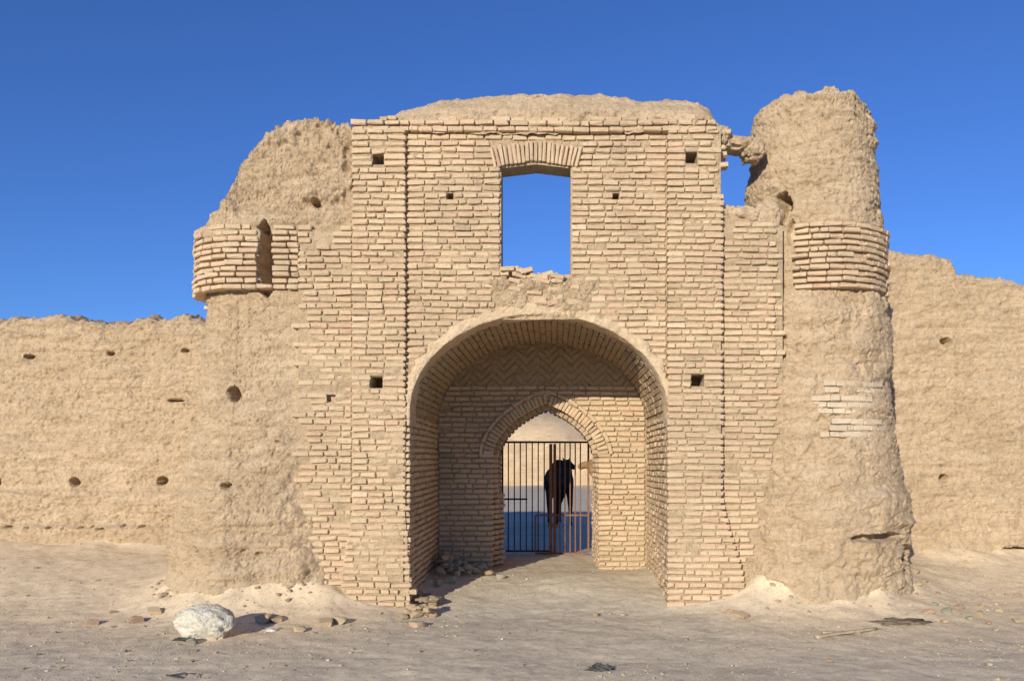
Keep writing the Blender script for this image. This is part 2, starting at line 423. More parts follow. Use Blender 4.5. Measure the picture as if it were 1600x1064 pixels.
XLZ,XLX=[.0,.15,.6,1.2,3.7,3.76,4.6],[-2.55,-2.62,-2.82,-3.03,-3.06,-3.12,-3.12]
def xl(z): return float(np.interp(z,XLZ,XLX))
def flank_l(z):
    a=xl(z)+random.uniform(-.14,.12)-(.25 if z<1.1 else 0)
    if z>3.72: a=-3.10
    iv=[(a,-2.44)]
    if z>4.25: iv=sub(iv,-2.9+random.uniform(-.1,.1),-2.62+random.uniform(-.1,.1))
    return cuth(iv,z)
def flank_r(z):
    r=float(np.interp(z,[.0,.65,1.2,1.65,2.1,4.6],[2.3,2.42,2.54,2.70,2.78,2.77]))+random.uniform(-.11,.04)
    a=2.06
    if z>4.35: a=2.06+random.uniform(.0,.3);r-=random.uniform(0,.25)
    return [(a,r)]
B=Bricks();wall(B,f0,-.1,4.54,flank_l,edge=.0,miss=.02,out=.006);child(B.build('side_brickwork'),gate)
B=Bricks();wall(B,f0,-.2,4.54,flank_r,edge=.0,miss=.02,out=.007);child(B.build('side_brickwork'),gate)
B=Bricks();wall(B,lambda s:(ACX-AA,s),-.2,AZ,lambda z:[(.02,2.5)],d=.1,miss=.01);child(B.build('portal_jamb'),gate)
B=Bricks();wall(B,lambda s:(ACX+AA,2.5-s),-.2,AZ,lambda z:[(0,2.44)],d=.1,miss=.01);child(B.build('portal_jamb'),gate)
B=Bricks()
pts=main_arch(0,400);seg=np.linalg.norm(np.diff(pts,axis=0),axis=1);S=np.concatenate([[0],np.cumsum(seg)])
s=.045
while s<S[-1]:
    x=np.interp(s,S,pts[:,0]);z=np.interp(s,S,pts[:,1])
    T=np.array([np.interp(s+.02,S,pts[:,0])-np.interp(s-.02,S,pts[:,0]),np.interp(s+.02,S,pts[:,1])-np.interp(s-.02,S,pts[:,1])]);T/=np.linalg.norm(T)
    Nn=np.array([-T[1],T[0]])
    y=.34+random.uniform(-.1,0)
    while y<2.5:
        l=random.uniform(.16,.28);o=random.gauss(0,.004)
        B.add((x+Nn[0]*(.05+o),y+l/2,z+Nn[1]*(.05+o)),(0,1,0),(-T[0],0,-T[1]),(-Nn[0],0,-Nn[1]),l-.010,.070,.1,ch=.005)
        y+=l
    s+=.079
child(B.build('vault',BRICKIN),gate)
n=420;ph=np.linspace(-.05,math.pi+.05,n)
sec=[(.006,.46),(-.006,.38),(-.009,.28),(-.009,.16),(-.004,.07),(.004,.045),(.018,.038),(.05,.036),(.08,.038),(.10,.042),(.12,.055),(.13,.075),(.132,.10)]
so_=np.array(sec);tt=np.linspace(0,len(sec)-1,60)
oo=np.interp(tt,np.arange(len(sec)),so_[:,0]);yy=np.interp(tt,np.arange(len(sec)),so_[:,1])
PH,_=np.meshgrid(ph,oo,indexing='ij')
edge=.05*fb(PH*1.6,0,0,5,5,seed=61,g=.6)[:, :1]
OO=oo[None]*(1+0*PH)+np.clip(oo[None]/.132,0,1)*edge
cP=np.clip(PH,0,math.pi)
OO=OO+np.where(yy[None]>.06,.007*fb(PH*1.5,yy[None],0,6,5,seed=63,g=.65),0)*(oo[None]<.01)
xx=ACX-(AA+OO)*np.cos(cP);zz=AZ+(AB+OO)*np.sin(cP)
zz=zz-np.where(PH<0,-PH,np.where(PH>math.pi,PH-math.pi,0))*3
YY_=yy[None]+.010+.016*fb(xx,0,zz,7,5,seed=62,g=.65)
YY_=YY_+np.where(yy[None]>.3,.10*fb(PH*1.5,0,0,4,5,seed=64,g=.6),0)
child(grid_obj('arch_rim',np.stack([xx,YY_,zz],-1),PLAST),gate)
B=Bricks()
xc=(WX0+WX1)/2;R=2.0
for i in range(21):
    a=(i-10)*.0245
    r=.245+random.uniform(-.012,.012);base=R+(.0 if abs(i-10)>2 else .02)
    cx=xc+math.sin(a)*(base+r/2);cz=WZ1-R*.972+math.cos(a)*(base+r/2)
    B.add((cx,.045+.07+random.gauss(0,.004),cz),(math.sin(a),0,math.cos(a)),(-math.cos(a),0,math.sin(a)),(0,-1,0),r,.042,.14)
child(B.build('window_head'),gate)
B=Bricks()
for i in range(52):
    x=WX0+.02+(WX1-WX0-.04)*((i%22)+random.uniform(0,1))/22
    hgt=.18*max(0,1-abs((x+.45)/.24))+.06
    z=WZ0-.03+(.02 if i<22 else .05)+random.uniform(0,1)*hgt*(22<=i)
    an=random.uniform(-.35,.35);bn=random.uniform(-.9,.9)
    B.add((x,.15+random.uniform(-.06,.10),z),(math.cos(an),math.sin(bn)*.3,math.sin(an)),(-math.sin(an),0,math.cos(an)),(0,-1,0),random.uniform(.1,.18),.055,.13)
for i in range(12):   # a few half buried in the scar below
    x=random.uniform(-.62,.36);z=random.uniform(3.55,3.82);an=random.uniform(-.2,.2)
    B.add((x,.12,z),(math.cos(an),0,math.sin(an)),(-math.sin(an),0,math.cos(an)),(0,-1,0),random.uniform(.1,.2),.055,.13)
child(B.build('window_sill_bricks'),gate)
ux=np.linspace(-.92,.66,170);uz=np.linspace(3.36,3.86,60)
A,Bz=np.meshgrid(ux,uz,indexing='ij')
w=np.clip(np.minimum(np.minimum((A+.92)/.22,(.66-A)/.22),1),0,1)*np.clip((3.86-Bz)/.06,0,1)
nz=fb(A,0,Bz,4,6,seed=211,g=.66)
P=np.stack([A,.112-.040*w+.045*nz,Bz],-1)
child(grid_obj('mud_patch',P,MUD2),gate)
B=Bricks()
iao=inner_arch(.155)
def back(z):
    hw=halfwidth(arch,ACX,z,AZ,AA)
    if not hw: return []
    iv=[(ACX-hw,ACX+hw)]
    if z<IZ: return sub(iv,ICX-IA-.0,ICX+IA+.0)
    h2=halfwidth(iao,ICX,z,IZ,IA+.155)
    if h2 and z<iao[:,1].max(): iv=sub(iv,ICX-h2,ICX+h2)
    return iv
wall(B,lambda s:(s,2.505),-.1,2.76,back,miss=.01)
child(B.build('portal_back_wall'),gate)
B=Bricks()
for i in range(-22,22):
    for j in range(14):
        x=ACX+i*.085;z=2.81+j*.12
        hw=halfwidth(arch,ACX,z+.03,AZ,AA)
        if not hw or abs(x-ACX)>hw-.02: continue
        sgn=1 if (i//2)%2 else -1
        a=sgn*.75
        B.add((x,2.572+random.gauss(0,.003),z+(0 if i%2 else sgn*.04)),(math.cos(a),0,math.sin(a)),(-math.sin(a),0,math.cos(a)),(0,-1,0),.12,.060,.1,ch=.004,rot=.008)
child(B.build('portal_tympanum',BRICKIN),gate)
B=Bricks();voussoirs(B,inner_arch(.0),2.50,.15,.056,.16,gap=.006,jit=.003)
child(B.build('doorway_arch'),gate)
B=Bricks();voussoirs(B,inner_arch(.16),2.478,.05,.17,.10,gap=.006,jit=.003)
child(B.build('doorway_hood'),gate)
B=Bricks();voussoirs(B,inner_arch(-.075),2.72,.13,.075,.12,gap=.008,jit=.003)
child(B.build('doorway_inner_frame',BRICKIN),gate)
B=Bricks();wall(B,lambda s:(ICX-IA,s),-.1,IZ,lambda z:[(2.53,2.75),(2.80,4.68)],d=.08,out=.008)
child(B.build('passage_side'),gate)
B=Bricks();wall(B,lambda s:(ICX+IA,4.68-s),-.1,IZ,lambda z:[(0,1.88),(1.93,2.15)],d=.08,out=.008)
child(B.build('passage_side'),gate)
B=Bricks()
wall(B,lambda s:(s,2.70),-.1,IZ,lambda z:[(ICX-IA-.02,ICX-IA+.075)],d=.12,out=.006,lmin=.1,lmax=.14)
wall(B,lambda s:(s,2.84),-.1,1.15,lambda z:[(ICX-IA+.0,ICX-IA+.15+random.uniform(-.02,.02))],d=.2,out=.012,lmin=.1,lmax=.14)
child(B.build('stepped_pier'),gate)
B=Bricks()
pts=inner_arch(0,300);seg=np.linalg.norm(np.diff(pts,axis=0),axis=1);S=np.concatenate([[0],np.cumsum(seg)])
s=.04
while s<S[-1]:
    x=np.interp(s,S,pts[:,0]);z=np.interp(s,S,pts[:,1])
    T=np.array([np.interp(s+.02,S,pts[:,0])-np.interp(s-.02,S,pts[:,0]),np.interp(s+.02,S,pts[:,1])-np.interp(s-.02,S,pts[:,1])]);T/=np.linalg.norm(T)
    Nn=np.array([-T[1],T[0]]);y=2.84
    while y<4.68:
        l=random.uniform(.16,.28)
        B.add((x+Nn[0]*.04,y+l/2,z+Nn[1]*.04),(0,1,0),(-T[0],0,-T[1]),(-Nn[0],0,-Nn[1]),l-.014,.066,.08);y+=l
    s+=.085
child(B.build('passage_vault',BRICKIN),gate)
# mud cap on the wall head
capx=[fx(p,127) for p in(556,578,600,640,690,760,850,940,1000,1040,1090,1108,1120)]
capz=[fz(p,129) for p in(204,190,176,162,148,140,137,141,147,147,150,166,192)]
xs=np.linspace(capx[0],capx[-1],420);tt=np.linspace(0,1,70)
A,T_=np.meshgrid(xs,tt,indexing='ij')
zt=np.interp(A,capx,capz)+.02*fb(A,0,0,4,3,seed=8)+.014*fb(A,T_,0,14,3,seed=18)
zb=5.62+.05*fb(A,0,0,3,4,seed=19,g=.6)
zb=np.where(T_<.5,zb,5.6)
prof=np.where(T_<.5,np.sin(np.clip(T_/.5,0,1)*math.pi/2)**.8,np.cos(np.clip((T_-.5)/.5,0,1)*math.pi/2)**.5)
yy=.035-.05*sstep(0,.12,T_)*sstep(.3,.12,T_)+.46*T_
zz=zb+(zt-zb)*prof
d=fb(A,yy,zz,5,6,seed=2,g=.65)
P=np.stack([A,yy+.03*d,zz+.03*d*np.where(prof>.1,1,0)],-1)
child(grid_obj('wall_head_mud',P,MUD),gate)
def lump(name,c,s,seed,mat=MUD,sub_=5,amp=.22,f=2.4,box=1.,g=.5):
    bm=bmesh.new();bmesh.ops.create_icosphere(bm,subdivisions=sub_,radius=1)
    co=np.array([v.co for v in bm.verts])
    n=fb(co[:,0],co[:,1],co[:,2],f,5,seed=seed,g=g)
    if box<1: co=np.sign(co)*np.abs(co)**box
    co=co*(1+amp*n)[:,None]*np.array(s)+np.array(c)
    for v,p in zip(bm.verts,co): v.co=p
    me=bpy.data.meshes.new(name);bm.to_mesh(me);bm.free()
    for p in me.polygons: p.use_smooth=True
    me.materials.append(mat);return link(bpy.data.objects.new(name,me))
for c,s,sd in(((2.04,.25,5.58),(.13,.18,.15),11),((2.26,.33,5.56),(.22,.17,.09),12),((1.99,.22,5.38),(.06,.17,.17),13),((2.10,.22,4.66),(.16,.15,.10),14),((2.36,.22,4.64),(.22,.16,.12),15),((2.62,.19,4.62),(.17,.13,.18),17),((2.47,.36,5.50),(.13,.18,.14),16)):
    child(lump('broken_mud_wall',c,s,sd,box=.8),gate)
for i in range(9):
    B=Bricks();B.add((1.95+random.uniform(0,.13),.12+random.uniform(-.06,.1),5.2+random.uniform(0,.45)),(1,0,random.uniform(-.15,.15)),(0,0,1),(0,-1,0),random.uniform(.1,.18),.055,.14)
    child(B.build('broken_brick'),gate)
# ------------------------------------------------------------------ TOWERS
def carve(P,nx,ny,hl,amp=1):
    d=np.zeros(P.shape[:2])
    e=1+.45*fb(P[...,0],0,P[...,2],9,3,seed=5)
    for hx,hz,rx,rz,dp in hl:
        q=((P[...,0]-hx)/rx)**2+((P[...,2]-hz)/rz)**2
        d=np.maximum(d,dp*sstep(1.25,.75,q*e))
    return d
def ledges(x,z,L):
    s=0
    for zl,a in L:
        s=s+a*sstep(.03,-.03,z-zl-.05*fb(x,0,0,1.3,5,seed=int(zl*10),g=.6))
    return s
def mud_disp(x,y,z,seed=0,rug=1.,bigk=1.):
    big=.028*bigk*fb(x,y,z,1.1,3,seed=seed)
    mid=.009*fb(x,y,z*1.6,8,5,seed=seed+1,g=.78)
    cr=fb(x,y,z*2.2,2.6,4,seed=seed+2);cr=-.026*sstep(.045,.0,np.abs(cr))*sstep(.0,.4,fb(x,y,z,.9,2,seed=seed+4))
    q=fb(x,y,z*2.4,2.0,6,seed=seed+6,g=.64)*1.9;fl=.013*(np.floor(q)+sstep(.0,.10,q-np.floor(q)))
    pit=-.020*sstep(.5,.75,fb(x,y,z,19,2,seed=seed+8))
    lay=.010*fb(x*.4,y*.4,z*1.,9,4,seed=seed+9,g=.65)
    st=.014*fb(x*.12,y*.12,z,11,3,seed=seed+10)
    return big+rug*(mid+cr+fl+pit+lay+st)
ZB=-.35
rz_l=[(-.4,.98),(.1,.95),(.5,.92),(1.3,.84),(2.2,.71),(2.9,.62),(3.6,.56),(3.74,.57),(3.80,.66),(4.3,.68),(4.4,.74),(4.55,.75),(4.75,.69),(5.0,.66),(6,.62)]
tp_l=[(-4.7,4.3),(fx(312,124),fz(378,127)),(fx(335,124),fz(350,127)),(fx(355,124),fz(330,127)),(fx(370,124),fz(298,127)),(fx(385,124),fz(262,128)),(fx(405,124),fz(236,128)),(fx(430,124),fz(205,129)),(fx(455,125),fz(190,129)),(fx(490,126),fz(185,129)),(fx(520,127),fz(187,129)),(fx(548,127),fz(197,129))]
def ztl(x): return np.interp(x,[a for a,b in tp_l],[b for a,b in tp_l])
XE=-2.435
na,nb_,nr=220,150,430
th=np.radians(np.linspace(80,268,na))
tz=np.linspace(0,1,nr)
colsx0=np.concatenate([LCX+.70*np.cos(th),np.linspace(LCX,XE,nb_+1)[1:]])
zt=ztl(colsx0)+.05*fb(colsx0,0,np.arange(len(colsx0))*.02,6,5,seed=4,g=.68)
Z=ZB+(zt-ZB)[:,None]*tz[None]
r=np.interp(Z,[a for a,b in rz_l],[b for a,b in rz_l])
rim=sstep(.10,0,(zt[:,None]-Z));r=r-.05*rim**2
PX=np.zeros_like(Z);PY=np.zeros_like(Z)
PX[:na]=LCX+r[:na]*np.cos(th)[:,None];PY[:na]=LCY+r[:na]*np.sin(th)[:,None]
k=np.linspace(0,1,nb_+1)[1:][:,None]
x0=LCX+r[na:]*math.cos(math.radians(268));y0=LCY+r[na:]*math.sin(math.radians(268))
ye=np.interp(Z[na:],[-.4,.3,.7,1.1,1.5,3.7,3.8,4.5,4.6,6],[.03,.04,.05,.06,.10,.12,.15,.12,.06,.06])
PX[na:]=x0+(XE-x0)*k;PY[na:]=y0+(ye-y0)*(np.clip(k*1.25,0,1)**.7)
XB=np.interp(Z,XLZ,XLX)+.15*fb(PX,0,Z,2.5,5,seed=91,g=.65)
W=sstep(-.45,.14,PX-XB)*sstep(4.5,4.4,Z)
PY=PY*(1-W)+.14*W
P=np.stack([PX,PY,Z],-1)
nx=np.concatenate([np.cos(th),np.zeros(nb_)])[:,None];ny=np.concatenate([np.sin(th),-np.ones(nb_)])[:,None]
up=sstep(4.5,4.75,Z);band=sstep(3.72,3.8,Z)*sstep(4.56,4.48,Z)
D=mud_disp(PX,PY,Z,20,1.)*(1-.6*band)
D=D+ledges(PX,Z,[(1.98,.03),(1.28,.035),(.68,.04)])
D=D+up*(-.07*sstep(.0,.3,fb(PX,PY,Z,1.5,5,seed=33,g=.6))+.024*fb(PX,PY,Z*1.3,3.4,6,seed=34,g=.74))
D=D*(1-.85*W)
hl=[(fx(368,128),fz(617,128),.075,.09,.3),(fx(367,128),fz(758,128),.06,.035,.15),(fx(490),fz(313),.045,.04,.15),(-3.5,.55,.04,.02,.05),(fx(430),fz(690),.03,.015,.05),(-3.49,4.10,.09,.40,.34)]
D=D-carve(P,nx,ny,hl)
P[...,0]+=nx*D;P[...,1]+=ny*D
tops=[]
ys=np.concatenate([np.full(na,LCY+.35),P[na:,-1,1]+.9]);xs_=np.concatenate([np.full(na,LCX+.1),P[na:,-1,0]])
for j in np.linspace(0.04,1,18):
    x=P[:,-1,0]*(1-j)+xs_*j;y=P[:,-1,1]*(1-j)+ys*j
    z=ztl(x)+.05*fb(x,y,0,4,5,seed=4,g=.65)+.03*math.sin(j*math.pi)
    if j<.2: z=z*.5+P[:,-1,2]*.5+.01
    tops.append(np.stack([x,y,z],-1))
tops.append(np.stack([xs_,ys+.02,np.full(len(xs_),ZB)],-1))
P=np.concatenate([P,np.stack(tops,1)],1)
tl=empty('corner_tower',(LCX,LCY,-.1),"crumbling mud tower with broken sloping top and jutting brick band","tower")
child(grid_obj('tower_body',P,MUD),tl)
B=Bricks()
RB=.745
arc0=math.radians(150)
La=RB*math.radians(118)
def fband(s):
    if s<La:
        a=arc0+s/RB;return (LCX+RB*math.cos(a),LCY+RB*math.sin(a))
    q=s-La;x=LCX+RB*math.cos(math.radians(268))+q
    y1=LCY-RB
    return (x,y1+(.06-y1)*min(1,max(0,q/.60)))
def band_l(z):
    end=La+.80
    s0=0 if z<4.2 else (z-4.2)*1.3+random.uniform(-.08,.08)
    iv=[(s0,end)]
    if z>4.42: iv=[(.5,La+.22),(La+.5,end-.05)]
    if 3.80<z: iv=sub(iv,La+.31+random.uniform(-.02,.01),La+.47+random.uniform(-.01,.02))
    return iv
wall(B,fband,3.72,4.52,band_l,d=.14,out=.009,miss=.02,edge=.010,pitch=.073,h=.053)
wall(B,fband,3.62,3.71,lambda z:[(.1,La*.5)],d=.2,off=-.05,out=.02,miss=.15)
child(B.build('brick_band'),tl)
rz_r=[(-.4,1.14),(.0,1.13),(.5,1.14),(.9,1.13),(1.6,1.06),(2.5,1.0),(3.3,.94),(3.70,.91),(3.76,.88),(4.45,.89),(4.55,.91),(4.7,.875),(4.9,.84),(5.6,.775),(6.1,.745),(6.6,.735)]
tp_r=[(fx(1166,121),fz(200,128)),(fx(1174,121),fz(150,128)),(fx(1192,121),fz(138,128)),(fx(1230,121),fz(134,128)),(fx(1262,121),fz(141,128)),(fx(1275,121),fz(134,128)),(fx(1300,121),fz(136,128)),(fx(1325,121),fz(133,128)),(fx(1342,121),fz(142,128)),(fx(1360,121),fz(155,127))]
def ztr(x): return np.interp(x,[a for a,b in tp_r],[b for a,b in tp_r])
nc,nr=480,440
th=np.radians(np.linspace(0,360,nc,endpoint=False))
cx0=RCX+.76*np.cos(th);zt=ztr(cx0)+.035*fb(cx0,np.sin(th),0,7,5,seed=41,g=.68)
tz=np.linspace(0,1,nr);Z=ZB+(zt-ZB)[:,None]*tz[None]
r=np.interp(Z,[a for a,b in rz_r],[b for a,b in rz_r])
r=r-.03*sstep(.06,0,(zt[:,None]-Z))**2
nx=np.cos(th)[:,None];ny=np.sin(th)[:,None]
P=np.stack([RCX+r*nx,RCY+r*ny,Z],-1)
band=sstep(3.72,3.8,Z)*sstep(4.52,4.46,Z)
D=mud_disp(P[...,0],P[...,1],Z,50,1.,1.2)*(1-.6*band)+ledges(P[...,0]+P[...,1],Z,[(1.95,.025),(1.25,.03)])
D=D+.014*fb(P[...,0]*.3,P[...,1]*.3,Z,10,4,seed=77,g=.6)*sstep(4.6,4.9,Z)
D=D+sstep(1.2,.4,Z)*.05*fb(P[...,0],P[...,1],Z,2.2,5,seed=83,g=.62)
D=D-.04*sstep(.3,.5,fb(P[...,0],P[...,1],Z,1.3,5,seed=79,g=.62))*(1-band)
hl=[(fx(1227,129),fz(318,129),.09,.17,.35),(fx(1218,129),fz(338,129),.07,.09,.3),(fx(1238,129),fz(362,129),.04,.16,.12),(fx(1190,129),fz(300,129),.04,.03,.15),(fx(1388,122),fz(862,122),.18,.13,.34),(fx(1350,126),fz(834,126),.34,.045,.2),(fx(1290,128),fz(760,128),.05,.02,.06)]
D=D-carve(P,nx,ny,hl)*(ny<.1)
D=D+.06*np.exp(-((P[...,0]-fx(1385,124))/.3)**2-((Z-fz(812,124))/.06)**2)*(ny<.3)
P[...,0]+=nx*D;P[...,1]+=ny*D
tops=[]
for j in np.linspace(.04,1,18):
    x=P[:,-1,0]*(1-j)+RCX*j;y=P[:,-1,1]*(1-j)+RCY*j
    z=ztr(x)+.035*fb(x,y,0,4,5,seed=44,g=.65)-.03*j
    if j<.2: z=z*.5+P[:,-1,2]*.5
    tops.append(np.stack([x,y,z],-1))
P=np.concatenate([P,np.stack(tops,1)],1)
tr=empty('corner_tower',(RCX,RCY,-.1),"tall round mud tower with flaring foot and brick band","tower")
child(grid_obj('tower_body',P,MUD,closed=True),tr)
B=Bricks();RB2=.948
wall(B,lambda s:(RCX+RB2*math.cos(s/RB2),RCY+RB2*math.sin(s/RB2)),3.72,4.50,lambda z:[(RB2*math.radians(240+random.uniform(-2,2)),RB2*math.radians(390))],d=.16,out=.010,miss=.015,edge=.01,h=.053,pitch=.073)
child(B.build('brick_band'),tr)
def patch(f,z0,z1,s0,s1,parent,keep=.7):
    B=Bricks()
    def iv(z):
        q=(z-z0)/(z1-z0);w=(s1-s0)*(.25*abs(q-.5))
        return [(s0+w+random.uniform(-.06,.04),s1-w+random.uniform(-.04,.06))]
    wall(B,f,z0,z1,iv,d=.10,out=.004,miss=1-keep,h=.066,lmin=.12,lmax=.26,gap=.008)
    if B.d: child(B.build('exposed_bricks',PALE),parent)
for (a,b,z0,z1,kp) in((252,298,2.20,2.46,.95),(258,312,2.46,2.62,.9),(252,310,1.92,2.14,.85)):
    Rr=np.interp((z0+z1)/2,[p for p,q in rz_r],[q for p,q in rz_r])+.002
    patch(lambda s,Rr=Rr:(RCX+Rr*math.cos(s/Rr),RCY+Rr*math.sin(s/Rr)),z0,z1,Rr*math.radians(a),Rr*math.radians(b),tr,kp)
patch(lambda s:(s,.135+(-3.06-s)*.13),3.00,3.28,-3.70,-3.12,tl,.75)
# ------------------------------------------------------------------ CURTAIN WALLS
def curtain(name,x0,x1,fine0,fine1,y,ztop,hl,led,seed,label):
    xs=axis(fine0,fine1,.018,x0,x1,1.15);xs=xs[(xs>=x0)&(xs<=x1)]
    nr=int(4.6/.017)
    zt=ztop(xs)+.025*fb(xs,0,0,3,4,seed=seed,g=.6)+.035*fb(xs,0,0,9,3,seed=seed+1,g=.65)
    tz=np.linspace(0,1,nr);Z=-.3+(zt+.3)[:,None]*tz[None]
    Xg=np.repeat(xs[:,None],nr,1)
    rim=sstep(.10,0,zt[:,None]-Z)
    Yg=np.full_like(Z,y)-.12*(1-Z/4.)+.06*rim**2
    P=np.stack([Xg,Yg,Z],-1)
    D=mud_disp(Xg,Yg,Z,seed,1.1)+ledges(Xg,Z,led)-carve(P,0,-1,hl)
    P[...,1]-=D
    tops=[]
    for j in np.linspace(.04,1,22):
        yy=P[:,-1,1]*(1-j)+(y+.9)*j
        tops.append(np.stack([xs,yy,zt*(1-.5*j)+ztop(xs)*.5*j+.06*fb(xs,yy,0,4,5,seed=seed,g=.65)*min(1,j*5)+.03*math.sin(j*math.pi)],-1))
    tops.append(np.stack([xs,np.full_like(xs,y+.95),np.full_like(xs,-.3)],-1))
    P=np.concatenate([P,np.stack(tops,1)],1)
    o=grid_obj(name,P,MUD)
    return top(o,label,"wall")
SL=97.
tl_p=[(-30,3.9),(fx(0,SL),fz(498,SL)),(fx(60,SL),fz(493,SL)),(fx(95,SL),fz(492,SL)),(fx(118,SL),fz(502,SL)),(fx(180,SL),fz(505,SL)),(fx(235,SL),fz(500,SL)),(fx(262,SL),fz(494,SL)),(fx(285,SL),fz(489,SL)),(fx(325,SL),fz(504,SL)),(-3,3.9)]
hL=[(fx(a,SL),fz(b,SL),rx/SL,ry/SL,.25) for a,b,rx,ry in((125,752,8,6.5),(258,751,8,6.5),(45,557,7,3),(175,553,6,3),(290,548,6,3),(2,752,6,6),(276,626,12,2.2))]+[(fx(a,SL),fz(b,SL),rx/SL,ry/SL,.12) for a,b,rx,ry in((60,822,4,1.7),(92,823,5,1.6),(28,821,5,1.4),(140,822,3,1.8),(172,824,6,1.5),(205,820,3,1.8),(235,821,5,1.6),(115,824,2,1.6),(10,822,4,1.4),(158,821,2,1.5))]
wl=curtain('mud_wall',-40,-2.9,-9.4,-4.3,3.4,lambda x:np.interp(x,[a for a,b in tl_p],[b for a,b in tl_p]),hL,[(fz(691,SL),.045),(fz(768,SL),.065),(fz(820,SL),.06)],70,"long weathered mud wall with putlog holes and crumbled top")
SR=104.8
tr_p=[(2.9,4.7),(fx(1380,SR),fz(394,SR)),(fx(1480,SR),fz(398,SR)),(fx(1490,SR),fz(402,SR)),(fx(1498,SR),fz(425,SR)),(fx(1560,SR),fz(436,SR)),(fx(1600,SR),fz(441,SR)),(40,4.1)]
hR=[(fx(a,SR),fz(b,SR),rx/SR,ry/SR,.25) for a,b,rx,ry in((1478,535,9,7),(1470,747,6,6),(1580,858,20,5),(1398,880,6,8))]
wr=curtain('mud_wall',2.9,40,4.3,7.6,2.4,lambda x:np.interp(x,[a for a,b in tr_p],[b for a,b in tr_p]),hR,[(fz(765,SR),.045),(fz(700,SR),.03)],90,"weathered mud wall with stepped top and putlog holes")
# ------------------------------------------------------------------ COURTYARD BACKDROP
xs=np.linspace(-40,40,400);nr=60
zt=3.0+.12*fb(xs,0,0,.8,4,seed=3)
Z=-.5+(zt+.5)[:,None]*np.linspace(0,1,nr)[None];Xg=np.repeat(xs[:,None],nr,1);Yg=np.full_like(Z,46.)-.15*fb(Xg,0,Z,.7,5,seed=9)
P=np.stack([Xg,Yg,Z],-1);P=np.concatenate([P,np.stack([xs,np.full_like(xs,47.2),zt],-1)[:,None],np.stack([xs,np.full_like(xs,47.3),zt*0-.5],-1)[:,None]],1)
top(grid_obj('courtyard_wall',P,MUD),"low sunlit mud wall across the courtyard","wall")
th=np.radians(np.linspace(0,360,90,endpoint=False));ph=np.linspace(0,1,50)
T2,H2=np.meshgrid(th,ph,indexing='ij')
r=np.where(H2<.4,5.3,5.1*np.sqrt(np.clip(1-((H2-.4)/.6)**2,0,1)));z=np.where(H2<.4,H2/.4*3.4-.5,2.9+2.7*(H2-.4)/.6)
r=r+.08*fb(np.cos(T2)*6,np.sin(T2)*6,z,.6,4)
P=np.stack([-.9+r*np.cos(T2),58+r*np.sin(T2),z],-1)
top(grid_obj('domed_building',P,MUD,closed=True),"round mud building with low dome behind the courtyard wall","building")
# ------------------------------------------------------------------ IRON GATE
IRON=simple('black_iron',(.03,.028,.027),(.06,.04,.03),.55,30,.2,.3,.002)
RUST=simple('rust_red_iron',(.27,.135,.075),(.18,.09,.05),.7,30,.3,.2,.002)
def bars(name,L,mat):
    bm=bmesh.new()
    for (x0,z0,x1,z1,w,y) in L:
        a=Vector((x0,y,z0));b=Vector((x1,y,z1));c=(a+b)/2
        sx=abs(x1-x0)+(w if x0==x1 else 0);sz=abs(z1-z0)+(w if z0==z1 else 0)
        bmesh.ops.create_cube(bm,size=1,matrix=Matrix.Translation(c)@Matrix.Diagonal((sx,w,sz,1)))
    me=bpy.data.meshes.new(name);bm.to_mesh(me);bm.free();me.materials.append(mat)
    o=link(bpy.data.objects.new(name,me))
    bv=o.modifiers.new('b','BEVEL');bv.width=.002;bv.segments=1
    return o
GY=4.62
ig=empty('iron_gate',(ICX,GY,.02),"double-leaf barred iron gate, black and rust red, closed","gate")
xa,xm,xb=-.90,-.02,.64
zt_,zb_=1.98,.05
l1=bars('gate_leaf',[(xa,zt_,xb,zt_,.035,GY),(xa,zb_,xa,zt_,.035,GY+.003),(xa,.98,xm-.44,.98,.03,GY+.002),(xa,zb_+.02,xm,zb_+.02,.03,GY+.001)],IRON);child(l1,ig)
l=bars('bars',[(xa+.105*i,zb_+.03,xa+.105*i,zt_-.01,.020,GY+.006) for i in range(1,8)],IRON)
bpy.context.view_layer.update();l.parent=l1
l2=bars('gate_leaf',[(xm-.03,zb_,xm-.03,zt_-.03,.055,GY-.02),(xm+.04,zb_,xm+.04,zt_-.03,.05,GY-.022),(xb-.03,zb_,xb-.03,zt_-.03,.035,GY-.02),(xm-.3,.03,xb-.05,.03,.035,GY-.021),(xm-.3,.70,xb-.05,.70,.03,GY-.019),(xm-.3,.05,xm-.3,.70,.03,GY-.018)],RUST);child(l2,ig)
l=bars('bars',[(xm+.13+.09*i,.05,xm+.13+.09*i,zt_-.02,.022,GY-.016) for i in range(0,5)],RUST);l.parent=l2
l=bars('lock_box',[(xm-.08,.52,xm+.1,.52,.06,GY-.05)],RUST);l.parent=l2
